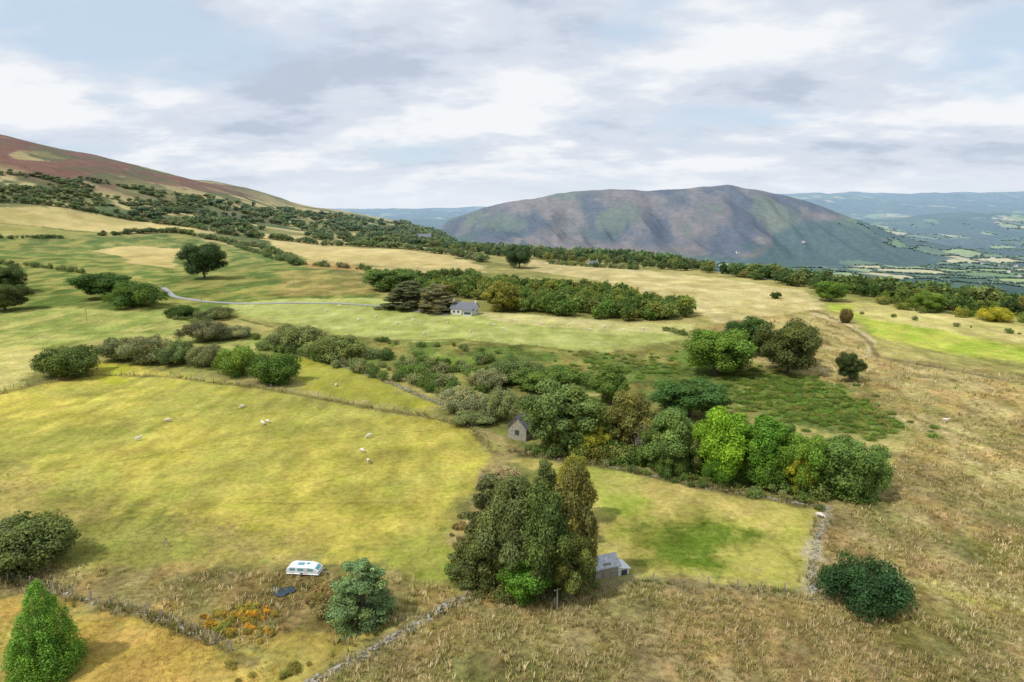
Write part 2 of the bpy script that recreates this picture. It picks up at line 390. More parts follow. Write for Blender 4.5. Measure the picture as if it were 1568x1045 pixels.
def template(kind,seed,Ht,Rr,nl,ls):
    V,col,cl=crown(kind,Ht,Rr,nl,ls,seed);r=np.random.default_rng(seed+99)
    Qs=[np.arange(len(V)).reshape(-1,4)];Vs=[V];mi=[np.zeros(len(Qs[0]))];off=len(V)
    top=.9 if kind in('pine','cone') else .62
    paths=[([(0,0,-.4),(r.normal()*.1,r.normal()*.1,Ht*.2),(r.normal()*.3,r.normal()*.3,Ht*top)],[Ht*.03,Ht*.024,Ht*.008])]
    big=sorted(cl,key=lambda c:-c[1])[:18]
    for c,rad,_ in big:
        z0=min(Ht*r.uniform(.15,.45),c[2]*.8);mid=np.array([c[0]*.45,c[1]*.45,lerp(z0,c[2],.6)])
        paths.append(([(0,0,z0),mid,c],[Ht*.013,Ht*.009,Ht*.003]))
    for p,rr in paths:
        v,q=tube(p,rr,6);Vs.append(v);Qs.append(q+off);mi.append(np.ones(len(q)));off+=len(v)
    col=np.concatenate([col,np.ones((off-len(col),3))])
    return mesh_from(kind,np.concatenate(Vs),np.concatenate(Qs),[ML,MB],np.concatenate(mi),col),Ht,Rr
spec={'oak':(11,5.5,28000,.22),'bush':(5,4,21000,.155),'tall':(14,5,33000,.23),'willow':(5,4,21000,.14),'pine':(14,4.5,34000,.2),'cone':(10,3.2,36000,.1)}
for k,s in spec.items():
    TM[k]=[template(k,11*i+len(k),*s) for i in range(1 if k=='cone' else 3)]
names={'oak':'broadleaf_tree','bush':'hawthorn_bush','tall':'ash_tree','willow':'willow_bush','pine':'pine_tree','cone':'cypress_tree','dead':'bare_dead_tree'}
def bare_tree():
    r=np.random.default_rng(5);Vs=[];Qs=[];off=0;st=[(np.array([0,0,-.3]),np.array([0,0,1.]),9*.32,.22,0)]
    while st:
        p,d,L,rad,lv=st.pop();q=p+d*L*.5+r.normal(size=3)*.06*L;e=q+unit(d+r.normal(size=3)*.15)*L*.5
        v,f=tube([p,q,e],[rad,rad*.8,rad*.6],5);Vs.append(v);Qs.append(f+off);off+=len(v)
        if lv<5:
            for i in range(3 if lv<4 else 4):
                nd_=unit(d+r.normal(size=3)*.55+[0,0,.12]);st.append((e if i else q,nd_,L*r.uniform(.6,.82),rad*.6,lv+1))
    V=np.concatenate(Vs);V[:,2]*=9/V[:,2].max();R0=np.abs(V[:,:2]).max()
    return mesh_from('bare',V,np.concatenate(Qs),[MBL]),9,R0
TM['dead']=[bare_tree()]
def tree(u0,v0,u1,v1,kind,tint,var=None):
    uc=(u0+u1)/2;wd=u1-u0;_,k=ray(uc,v1);a=math.atan(max(-k,0))
    x,y,z=G(uc,v1-.36*wd*math.sin(a));dep=y*CP-(z-CH)*SP
    W=wd*dep/F*1.06;_,k0=ray(uc,v0);Ht=max(CH+k0*y-z,.8)
    L=TM[kind];me,H0,R0=L[int(rng.integers(len(L))) if var is None else var%len(L)]
    o=addob(names[kind],me,(x,y,z-.1),rng.uniform(0,6.28),(W/2/R0,W/2/R0,Ht/H0))
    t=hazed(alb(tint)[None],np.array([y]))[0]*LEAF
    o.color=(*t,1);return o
DG=(72,92,50);GG=(108,118,78);BG=(104,140,44);MGc=(92,114,56);OL=(98,104,56);WL=(136,140,102)
T=[(18,890,128,1050,'cone',(100,138,58)),(-30,790,112,892,'bush',(98,110,64)),(-60,800,40,880,'oak',GG),(508,855,602,968,'pine',(112,136,90)),
(700,728,790,905,'pine',(100,106,66)),(738,714,830,925,'tall',(102,112,68)),(785,722,875,935,'tall',(86,102,56)),(832,698,914,915,'tall',(110,110,62)),(850,688,908,810,'tall',(130,130,60)),(690,800,775,905,'pine',(98,106,60)),(762,826,850,936,'tall',(88,126,50)),(835,800,905,930,'tall',(104,112,60)),(715,770,800,915,'tall',(102,110,62)),(800,706,860,860,'pine',(102,112,64)),(870,770,912,900,'tall',(120,118,64)),(755,740,820,860,'oak',(94,108,60)),
(735,712,800,750,'willow',(152,144,110)),(1262,856,1382,948,'bush',(56,82,50)),
(800,580,930,702,'oak',(102,120,68)),(905,555,965,625,'tall',MGc),(860,600,935,696,'tall',(98,116,60)),(925,588,1002,702,'tall',(108,110,62)),(1000,578,1112,650,'oak',(72,100,54)),(985,620,1068,732,'tall',(102,124,68)),(1060,614,1152,748,'tall',(112,146,48)),(1125,630,1212,752,'tall',(92,130,50)),(1190,655,1262,764,'oak',(100,128,52)),(1236,660,1345,772,'oak',(98,122,64)),(1200,684,1250,764,'tall',(138,142,52)),(1032,650,1092,728,'oak',(106,116,64)),(1290,680,1352,774,'bush',(102,126,66)),(888,640,930,702,'tall',(142,144,56)),(945,640,1012,708,'dead',OL),(960,660,1000,705,'dead',OL),(840,650,900,695,'oak',(104,116,58)),(1000,690,1050,735,'bush',(84,106,54)),(1080,690,1130,748,'bush',(90,126,48)),(1140,690,1200,755,'bush',(88,118,50)),(1100,640,1150,700,'oak',(94,118,56)),(1165,640,1215,700,'oak',(92,114,56)),
(668,588,748,636,'willow',WL),(738,590,800,650,'willow',(122,132,90)),(748,545,832,592,'willow',(102,120,72)),(790,562,872,606,'oak',MGc),(690,628,760,655,'willow',(116,128,84)),(720,560,775,600,'willow',WL),
(820,560,900,600,'bush',MGc),
(1042,498,1147,582,'oak',(98,124,54)),(1113,482,1188,548,'oak',(70,94,50)),(1158,486,1252,580,'oak',(86,94,54)),(1185,495,1245,560,'tall',(90,92,54)),(1280,536,1320,588,'oak',(70,84,48)),
(64,526,152,584,'bush',(90,106,58)),(150,512,215,556,'willow',(118,126,86)),(190,508,262,560,'willow',(126,130,92)),(243,514,302,562,'willow',(106,122,78)),(290,524,347,566,'willow',(118,124,86)),(332,526,397,580,'bush',(106,128,58)),(384,538,462,594,'bush',(84,108,52)),(278,488,346,528,'willow',(112,114,84)),(332,494,382,522,'willow',WL),
(282,367,346,430,'oak',(64,82,48)),(-25,402,36,452,'oak',(76,90,52)),(-25,430,42,480,'oak',(82,92,56)),(118,414,200,462,'oak',(72,96,52)),(168,430,245,474,'bush',(84,108,56)),(255,466,300,488,'bush',DG),(300,466,360,492,'willow',GG),
(415,494,500,540,'willow',(118,128,82)),(470,510,560,556,'willow',(114,126,74)),(560,408,640,448,'oak',(90,112,60)),(584,430,652,476,'pine',(96,102,74)),(640,434,704,482,'pine',(118,118,86)),(738,428,800,480,'tall',(124,126,62)),
(775,372,816,412,'oak',(68,88,50)),(1246,427,1296,464,'oak',(96,122,56)),(1398,444,1442,480,'oak',(102,124,56)),(1500,470,1545,494,'bush',(156,154,58)),(1180,446,1195,458,'bush',DG),(1285,470,1305,496,'bush',(110,100,64))]
for i,t in enumerate(T): tree(*t,var=i)
# ---------------- masses ----------------
def massT(kind,Ht,Rr,nl,ls,seeds): 
    out=[]
    for s in seeds:
        V,c,_=crown(kind,Ht,Rr,nl,ls,s);V=V/np.array([Rr,Rr,Ht]);out.append((V,c))
    return out
mid=massT('oak',10,5,1300,.6,[1,2,3,4])+massT('tall',12,5,1200,.6,[5,6]);midb=massT('bush',5,4,1200,.35,[7,8,9])+massT('willow',5,4,1200,.33,[12,13])
far=massT('oak',10,5,170,1.5,[21,22,23,24,25]);vfar=massT('oak',10,5,20,3.6,[31,32,33])
def mass(name,tmpl,x,y,h,rw,tint,sat=.12):
    x=np.asarray(x);y=np.asarray(y);n=len(x)
    if n==0: return
    z=H(x,y);k=rng.integers(0,len(tmpl),n);Vs=[];Cs=[]
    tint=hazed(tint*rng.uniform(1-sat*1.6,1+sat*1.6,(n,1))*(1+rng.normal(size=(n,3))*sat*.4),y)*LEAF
    for j,(V,c) in enumerate(tmpl):
        m=np.where(k==j)[0]
        if len(m)==0: continue
        a=rng.uniform(0,6.28,len(m));ca,sa=np.cos(a)[:,None],np.sin(a)[:,None]
        vx=(V[None,:,0]*ca-V[None,:,1]*sa)*rw[m][:,None]+x[m][:,None]
        vy=(V[None,:,0]*sa+V[None,:,1]*ca)*rw[m][:,None]+y[m][:,None]
        vz=V[None,:,2]*h[m][:,None]+z[m][:,None]-.06*h[m][:,None]
        Vs.append(np.stack([vx,vy,vz],-1).reshape(-1,3))
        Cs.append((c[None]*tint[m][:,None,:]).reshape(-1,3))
    V=np.concatenate(Vs);Cc=np.clip(np.concatenate(Cs),0,1)
    addob(name,mesh_from(name,V,np.arange(len(V)).reshape(-1,4),[ML],None,Cc))
def inpts(poly,n):
    P=GP(poly);lo=P.min(0);hi=P.max(0);xs=[];ys=[];c=0
    while c<n:
        a=rng.uniform(lo[0],hi[0],4*n+50);b=rng.uniform(lo[1],hi[1],4*n+50);m=inpoly(P,a,b);xs.append(a[m]);ys.append(b[m]);c+=m.sum()
    return np.concatenate(xs)[:n],np.concatenate(ys)[:n]
def onl(poly,sp,jit):
    P=GP(poly);xs=[];ys=[]
    for i in range(len(P)-1):
        L=np.hypot(*(P[i+1]-P[i]));n=max(1,int(L/sp));t=(np.arange(n)+rng.uniform(0,1,n))/n
        q=P[i]+(P[i+1]-P[i])*t[:,None];xs.append(q[:,0]);ys.append(q[:,1])
    x=np.concatenate(xs);y=np.concatenate(ys);return x+rng.normal(size=len(x))*jit,y+rng.normal(size=len(x))*jit
def cols_(n,*cs):
    A=np.array([alb(c) for c in cs]);return A[rng.integers(0,len(cs),n)]
def U(a,b,n): return rng.uniform(a,b,n)
x,y=inpts([(592,462),(640,446),(760,440),(860,444),(940,454),(1000,468),(1066,480),(1066,490),(960,493),(880,489),(800,480),(745,460),(700,458),(650,460)],300);n=len(x)
mass('woodland_copse',mid,x,y,U(6,10.5,n),U(3,5,n),cols_(n,(90,112,56),(104,122,64),(114,124,62),(84,104,54)))
x,y=inpts([(570,440),(620,432),(740,428),(740,440),(640,446),(590,456)],60);n=len(x)
mass('woodland_copse',mid,x,y,U(6,11,n),U(3,5,n),cols_(n,(88,110,56),(102,120,62),(82,102,52)))
x,y=inpts([(800,694),(850,660),(960,650),(1080,670),(1200,700),(1330,735),(1330,765),(1270,768),(1180,755),(1060,735),(930,708)],130);n=len(x)
mass('woodland_undergrowth',midb,x,y,U(1.5,4.5,n),U(1.5,3,n),cols_(n,(88,112,56),(102,120,62),(112,120,64),(80,102,52)))
x,y=inpts([(695,880),(740,880),(900,880),(905,905),(800,925),(740,920)],40);n=len(x)
mass('woodland_undergrowth',midb,x,y,U(1.,3,n),U(1.,2,n),cols_(n,(98,108,62),(112,114,68),(88,108,56)))
x,y=onl([(600,474),(640,478)],5,2);n=len(x);mass('roadside_hedge',midb,x,y,U(2,3.5,n),U(1.6,3,n),cols_(n,GG,MGc))
xs=[];ys=[]
for k in range(3):
    a,b=onl([(600,368),(690,384),(800,397),(900,404),(1000,411),(1100,419),(1240,442),(1320,453),(1450,472),(1600,494),(1700,508)],7,5);xs.append(a+k*5);ys.append(b+k*12)
x=np.concatenate(xs);y=np.concatenate(ys);n=len(x)
mass('plateau_edge_tree_line',mid,x,y,U(5,10.5,n),U(3,5.5,n),cols_(n,(78,98,54),(90,108,58),(102,116,64),(114,118,62),(72,92,52)))
x=rng.uniform(-150,800,9000);y=rng.uniform(150,1300,9000);d=y-np.interp(x,RX,RY);m=(d>10)&(d<620)&(x<y*.95)&(fbm(x/90,y/90,44,3)>.40);x,y=x[m],y[m];n=len(x)
mass('valley_side_woodland',far,x,y,U(7,12,n),U(4,6.5,n),cols_(n,(74,96,56),(86,104,60),(100,114,64)))
x,y=inpts([(1300,452),(1560,476),(1568,500),(1440,486),(1340,470)],34);n=len(x)
mass('scattered_field_trees',midb,x,y,U(2.5,6,n),U(2,4,n),cols_(n,(110,126,60),(96,112,58),(132,134,64)))
x,y=inpts([(240,322),(350,308),(480,328),(600,343),(690,372),(680,383),(540,372),(430,362),(330,354),(230,337),(170,326)],2200);m=(fbm(x/45,y/60,78,3)>.46);x,y=x[m],y[m];n=len(x)
mass('hillside_woodland',far,x,y,U(4,10,n),U(3,6.5,n),cols_(n,(70,90,54),(84,102,58),(96,112,60),(106,114,62)))
x,y=inpts([(-60,262),(100,272),(200,285),(330,302),(300,345),(150,322),(-60,306)],1300);m=fbm(x/45,y/45,77,3)>.56;x,y=x[m],y[m];n=len(x)
mass('hillside_scrub',far,x,y,U(1.5,6,n),U(1.5,5,n),cols_(n,(86,102,58),(98,112,60),(110,118,66)))
for nm,pl,sp,h0,h1,kk in [('hedgerow',[(-60,306),(40,312),(150,326),(250,343),(330,356)],4,3,8,'m'),('hedgerow',[(-60,288),(60,292),(180,306),(260,318)],6,2,7,'m'),('hedgerow',[(-60,362),(20,366),(95,365)],3,2,5,'b'),
  ('hedgerow',[(150,362),(270,356),(340,370),(400,380),(440,396),(455,408)],3,3,7,'m'),('hedgerow',[(330,357),(430,368),(560,378),(690,390),(740,402)],4,3.5,9,'m'),
  ('hedgerow',[(415,535),(480,546),(560,572),(650,592),(720,622)],1.8,1.8,4.,'b'),('hedgerow',[(255,484),(330,502),(400,520),(470,536)],2.6,1.6,3.4,'b'),
  ('hedgerow',[(430,508),(520,530),(600,552),(700,566),(760,580)],2.4,1.8,3.8,'b'),('hedgerow',[(1010,505),(1060,515),(1100,520)],4,2,4,'b'),
  ('hedgerow',[(1310,480),(1400,490),(1500,505),(1620,520)],6,.8,2.6,'b'),('hedgerow',[(560,524),(620,528),(700,532),(760,545)],3,1.2,2.4,'b'),('hedgerow',[(790,690),(930,713),(1060,739),(1180,761),(1262,774)],1.3,.7,2.0,'b'),
  ('hedgerow',[(0,405),(60,410),(130,420)],4,2,5,'b'),('hedgerow',[(350,375),(460,405),(590,418)],6,2,6,'b'),('hedgerow',[(840,404),(908,409),(980,414)],4,3,6,'b')]:
    x,y=onl(pl,sp,1.4);n=len(x)
    h=U(h0,h1,n);mass(nm,mid if kk=='m' else midb,x,y,h,h*U(.45,.9,n),cols_(n,(96,114,62),(110,124,74),(120,128,86),(88,106,58)))
x,y=inpts([(560,540),(700,548),(860,566),(900,590),(740,606),(600,580)],80);n=len(x);h=U(1.2,4,n)
mass('willow_scrub',midb,x,y,h,h*U(.6,.9,n),cols_(n,(106,124,70),(122,132,88),(94,116,60)))
# bracken beds
for pl,nn in(([(1150,585),(1250,585),(1320,622),(1395,655),(1340,668),(1200,648),(1130,618)],420),([(880,545),(1040,545),(1040,585),(960,580),(890,570)],110),([(1150,560),(1240,585),(1180,600),(1120,590)],90)):
    x,y=inpts(pl,nn);x+=rng.normal(size=nn)*4;y+=rng.normal(size=nn)*4;n=nn;h=U(.35,.9,n)
    mass('bracken_patch',midb,x,y,h,h*U(1.2,2.6,n),cols_(n,(92,116,54),(106,124,62),(122,130,68),(98,124,54)))
# foreground scrub
x,y=inpts([(455,898),(520,890),(530,925),(500,950),(470,930)],45);n=len(x);h=U(.5,1.6,n)
mass('brown_bramble_scrub',midb,x,y,h,h*U(.5,.8,n),cols_(n,(138,126,84),(128,124,78),(148,134,88)))
x,y=inpts([(690,800),(740,770),(720,880),(690,890)],34);n=len(x);h=U(.5,1.4,n)
mass('brown_bramble_scrub',midb,x,y,h,h*U(.5,.8,n),cols_(n,(138,128,84),(126,126,80)))
x,y=inpts([(300,945),(340,932),(400,930),(440,955),(400,985),(330,970)],75);n=len(x);h=U(.3,.9,n)
mass('gorse_patch',midb,x,y,h,h*U(.5,1.0,n),cols_(n,(196,154,58),(156,140,66),(168,142,64),(132,134,66),(140,136,68)))
x,y=inpts([(340,1010),(480,1010),(470,1045),(360,1045)],12);n=len(x);h=U(.5,1.2,n)
mass('brown_bramble_scrub',midb,x,y,h,h*U(.5,.9,n),cols_(n,(138,134,70),(126,128,64)))
# hedges between the valley fields (trees only along field edges)
x=rng.uniform(-300,4200,900000);y=np.exp(rng.uniform(math.log(1150),math.log(4600),900000))
m=(x<y*.85)&(x>-.12*y)&(y>np.interp(x,RX,RY)+500);x,y=x[m],y[m]
_,e,fo=valley_cols(x,y);mt_=mount(x,y)
m=(e<2.6)&(fo<.5)&(mt_<20+100*sm((x-700)/450));x,y=x[m][:9000],y[m][:9000];n=len(x)
mass('distant_valley_hedges',vfar,x,y,U(3,6,n),U(4,7,n),cols_(n,(64,90,66),(76,98,68),(88,108,72)),.08)
# ---------------- tussocks ----------------
def tufts(name,poly,dens,hs,cols,nb=6,maxd=260,thr=.0):
    P=GP(poly);lo=P.min(0);hi=P.max(0);hi[1]=min(hi[1],maxd);lo[1]=max(lo[1],40)
    A=(hi[0]-lo[0])*(hi[1]-lo[1]);n=int(A*dens);x=rng.uniform(lo[0],hi[0],n);y=rng.uniform(lo[1],hi[1],n)
    m=inpoly(P,x,y)&(np.abs(x)<y*.95+12)&(rng.uniform(0,1,n)<(65/np.maximum(y,65))**1.2)
    if thr: m&=(fbm(x/3.5,y/5,88,3)+rng.normal(size=n)*.05)>thr
    x,y=x[m],y[m];n=len(x)
    if n==0:return
    z=H(x,y);s=rng.uniform(hs[0],hs[1],n)*(1+np.maximum(0,y-90)/220)
    a=rng.uniform(0,6.28,(n,nb));l=rng.uniform(.15,.9,(n,nb));hh=s[:,None]*rng.uniform(.6,1.1,(n,nb));wd=s[:,None]*.085
    r0=s[:,None]*.2;bx=x[:,None]+np.cos(a)*r0;by=y[:,None]+np.sin(a)*r0
    tx=bx+np.cos(a)*l*hh;ty=by+np.sin(a)*l*hh;px=-np.sin(a)*wd;py=np.cos(a)*wd
    zb=z[:,None]-.05+0*a;zt=zb+hh
    V=np.stack([np.stack([bx-px,by-py,zb],-1),np.stack([bx+px,by+py,zb],-1),np.stack([tx+px*.4,ty+py*.4,zt],-1),np.stack([tx-px*.4,ty-py*.4,zt],-1)],2).reshape(-1,3)
    c=cols_(n,*cols)*rng.uniform(.85,1.3,(n,1))*(.65+.7*fbm(x/12,y/12,89,3))[:,None]*1.24;c=np.repeat(c,nb*4,0)
    addob(name,mesh_from(name,V,np.arange(len(V)).reshape(-1,4),[ML],None,c))
TAN=[(194,176,128),(174,160,106),(156,146,90),(142,140,76),(208,192,148)]
tufts('rough_grass_tussocks',[(730,908),(905,895),(1000,897),(1245,914),(1270,780),(1390,690),(1500,640),(1750,650),(2100,1300),(420,1300),(480,1045),(620,970)],6.5,(.3,.6),TAN,6,240,.43)
tufts('rough_grass_tussocks',[(-300,866),(100,868),(430,880),(600,885),(700,900),(680,922),(560,985),(400,1000),(250,955),(100,915),(-300,880)],4,(.3,.7),TAN+[(146,130,84)],6,200,.44)
tufts('rough_grass_tussocks',[(-400,890),(100,920),(250,960),(400,1005),(500,1045),(420,1250),(-400,1250)],2.2,(.25,.45),[(196,168,88),(182,162,84),(168,152,74)],5,200,.48)
tufts('rough_grass_tussocks',[(1070,505),(1262,480),(1340,550),(1600,580),(1600,640),(1390,690),(1320,610)],.7,(.4,.8),TAN,5,420,.42)
tufts('rough_grass_tussocks',[(0,720),(420,800),(700,800),(690,880),(430,876),(0,862)],.9,(.2,.4),[(192,174,94),(174,162,80),(146,146,68)],5,200,.48)
# ---------------- walls & fences ----------------
BX=np.array([[-1,-1,-1],[1,-1,-1],[1,1,-1],[-1,1,-1],[-1,-1,1],[1,-1,1],[1,1,1],[-1,1,1]])*.5
BQ=np.array([[0,3,2,1],[4,5,6,7],[0,1,5,4],[1,2,6,5],[2,3,7,6],[3,0,4,7]])
def resample(P,sp):
    out=[]
    for i in range(len(P)-1):
        L=np.hypot(*(P[i+1]-P[i]));n=max(1,int(round(L/sp)));d=(P[i+1]-P[i])/max(L,1e-6)
        for k in range(n): out.append((*(P[i]+(P[i+1]-P[i])*k/n),d[0],d[1]))
    return np.array(out)
def overgrow(P,dens,hs,wd):
    S=resample(P,.3);S=np.repeat(S,dens,0);n=len(S);o=rng.normal(size=n)*wd
    x=S[:,0]-S[:,3]*o+rng.normal(size=n)*.3;y=S[:,1]+S[:,2]*o;k=fbm(x/2.5,y/2.5,66,2)>.45;x,y=x[k],y[k];n=len(x);z=H(x,y);nb=6
    s=U(hs[0],hs[1],n);a=rng.uniform(0,6.28,(n,nb));hh=s[:,None]*rng.uniform(.6,1.1,(n,nb));l=rng.uniform(.15,.8,(n,nb));w_=s[:,None]*.09
    bx=x[:,None]+np.cos(a)*.12;by=y[:,None]+np.sin(a)*.12;tx=bx+np.cos(a)*l*hh;ty=by+np.sin(a)*l*hh;px=-np.sin(a)*w_;py=np.cos(a)*w_;zb=z[:,None]+0*a
    V=np.stack([np.stack([bx-px,by-py,zb],-1),np.stack([bx+px,by+py,zb],-1),np.stack([tx+px*.4,ty+py*.4,zb+hh],-1),np.stack([tx-px*.4,ty-py*.4,zb+hh],-1)],2).reshape(-1,3)
    c=np.repeat(cols_(n,*TAN,(120,122,60),(110,116,56))*1.15,nb*4,0)
    addob('wallside_grass',mesh_from('wallside_grass',V,np.arange(len(V)).reshape(-1,4),[ML],None,c))
def stone_wall(poly,h=.9,wd=.6,gap=.1,grass=2):
    P=GP(poly);S=resample(P,.36);Vs=[]
    hs_=.45+.8*fbm(S[:,0]/4,S[:,1]/4,67,3)
    for lay in range(3):
        for side in(-1,0,1):
            keep=(rng.uniform(0,1,len(S))>gap*(1+lay*1.5))&((lay+.5)/3<hs_);s=S[keep];n=len(s)
            if n==0: continue
            sc=np.stack([U(.2,.5,n),U(.18,.36,n),U(.6,1.2,n)*h/3],1)
            V=BX[None]*sc[:,None,:]+rng.normal(size=(n,8,3))*.045
            off=side*wd*.3*(1-.15*lay)+rng.normal(size=n)*.14
            a_=rng.normal(size=n)*.5;c2,s2=np.cos(a_),np.sin(a_);dx_=s[:,2]*c2-s[:,3]*s2;dy_=s[:,2]*s2+s[:,3]*c2
            vx=V[:,:,0]*dx_[:,None]-V[:,:,1]*dy_[:,None];vy=V[:,:,0]*dy_[:,None]+V[:,:,1]*dx_[:,None]
            cx=s[:,0]-s[:,3]*off;cy=s[:,1]+s[:,2]*off;cz=H(cx,cy)+(lay+.4)*h/3
            Vs.append(np.stack([vx+cx[:,None],vy+cy[:,None],V[:,:,2]+cz[:,None]],-1).reshape(-1,3))
    V=np.concatenate(Vs);nb=len(V)//8
    addob('stone_wall',mesh_from('stone_wall',V,(BQ[None]+np.arange(nb)[:,None,None]*8).reshape(-1,4),[MST]))
    if grass: overgrow(P,grass,(.3,.75),wd*.9)
stone_wall([(738,905),(690,925),(640,955),(590,985),(550,1008),(470,1050)],.5,1.3,.38,3)
stone_wall([(1268,777),(1250,830),(1243,870),(1245,912)],.4,.9,.5,2)
stone_wall([(780,690),(850,702),(930,714),(1060,742),(1180,764),(1265,777)],.4,.6,.6,3)
stone_wall([(440,537),(540,566),(620,596),(700,628)],.6,.6,.4,1)
stone_wall([(-20,882),(80,906),(170,929),(250,951),(330,986)],.3,.6,.75,3)
overgrow(GP([(0,602),(60,587),(150,573),(260,577),(380,591),(470,606),(560,623),(650,637),(722,655),(756,692)]),1,(.3,.7),.7)
overgrow(GP([(905,900),(1000,893),(1130,903),(1245,912)]),2,(.3,.7),.7)
def fence(poly,sp=3.,h=1.15):
    S=resample(GP(poly),sp);z=H(S[:,0],S[:,1]);Vs=[];mi=[]
    for i,s in enumerate(S):
        b=BX*np.array([.12,.12,h+.3]);b=b+[s[0]+rng.normal()*.05,s[1],z[i]+h/2-.1];b[4:,0]+=rng.normal()*.06;Vs.append(b);mi+=[0]*6
    for i in range(len(S)-1):
        for hh in(.35,.7,1.05):
            p=np.array([S[i][0],S[i][1],z[i]+hh*h/1.1]);q=np.array([S[i+1][0],S[i+1][1],z[i+1]+hh*h/1.1]);d=unit(q-p);a=unit(np.cross(d,[0,0,1]))*.006;u_=np.array([0,0,.006])
            Vs.append(np.array([p-a-u_,p+a-u_,q+a-u_,q-a-u_,p-a+u_,p+a+u_,q+a+u_,q-a+u_]));mi+=[1]*6
    V=np.concatenate(Vs);nb=len(V)//8
    addob('wire_fence',mesh_from('wire_fence',V,(BQ[None]+np.arange(nb)[:,None,None]*8).reshape(-1,4),[MWD,MWI],mi))
fence([(0,600),(60,586),(150,572),(260,576),(380,590),(470,605),(560,622),(650,636),(722,654),(756,690)],4)
fence([(905,900),(1000,891),(1130,901),(1238,910)]);fence([(-20,884),(80,903),(170,926),(250,948),(330,983),(380,1012)])
fence([(740,902),(780,905),(850,930),(905,900)]);fence([(1340,548),(1420,562),(1568,590),(1680,612)],5)
fence([(1245,476),(1300,495),(1345,546)],5)
def join(name,parts,mats):
    Vs=[];Qs=[];mi=[];off=0
    for v,q,m in parts: Vs.append(v);Qs.append(q+off);mi+=[m]*len(q);off+=len(v)
    return mesh_from(name,np.concatenate(Vs),np.concatenate(Qs),mats,mi)
def box(c,s): return BX*np.array(s)+np.array(c)
pole=join('utility_pole',[(*tube([(0,0,-.5),(0,0,4),(0,0,8)],[.14,.12,.1],8),0),(box((0,0,7.5),(1.6,.1,.12)),BQ,0),(box((-.7,0,7.66),(.08,.08,.2)),BQ,1),(box((.7,0,7.66),(.08,.08,.2)),BQ,1),(box((0,0,8.06),(.08,.08,.12)),BQ,1)],[MWD,MTI])
for u,v,s in [(133,492,1),(450,440,.9),(853,936,.35),(309,470,.9)]:
    x,y,z=G(u,v);addob('utility_pole',pole,(x,y,z),.4,(max(s,.5),max(s,.5),s))
x,y,z=G(255,838)
addob('timber_a_frame_post',join('aframe',[(*tube([(-.5,0,-.1),(0,0,1.3)],[.06,.05],6),0),(*tube([(.5,0,-.1),(0,.05,1.3)],[.06,.05],6),0),(box((0,0,.55),(.7,.06,.06)),BQ,0)],[MWD]),(x,y,z))
def ribbon(name,poly,wd,mat):
    P=GP(poly)
    for _ in range(2):
        Qp=[P[0]]
        for i in range(len(P)-1): Qp+= [P[i]*.75+P[i+1]*.25,P[i]*.25+P[i+1]*.75]
        P=np.array(Qp+[P[-1]])
    S=resample(P,2.);V=[]
    for s in S:
        for o in(-.5,.5):
            x=s[0]-s[3]*o*wd;y=s[1]+s[2]*o*wd;V.append((x,y,float(H(x,y))+.16))
    n=len(S);q=np.arange(n-1)*2
    addob(name,mesh_from(name,V,np.stack([q,q+2,q+3,q+1],1),[mat]))
ribbon('lane_road',[(250,441),(258,448),(266,455),(290,459),(330,464),(380,466),(450,464),(560,466),(690,484)],3.0,MAS)
x,y,z=G(432,907);th=np.linspace(0,2*np.pi,28,endpoint=False);rr=1+.18*np.sin(3*th)+.1*np.cos(5*th+1)
V=np.concatenate([[[0,0,0]],np.stack([np.cos(th)*1.5*rr,np.sin(th)*.95*rr,0*th],1)]);Q3=np.array([[0,i+1,(i+1)%28+1] for i in range(28)])
addob('pond_water',mesh_from('pond_water',V,Q3,[MWA]),(x,y,z+.16))
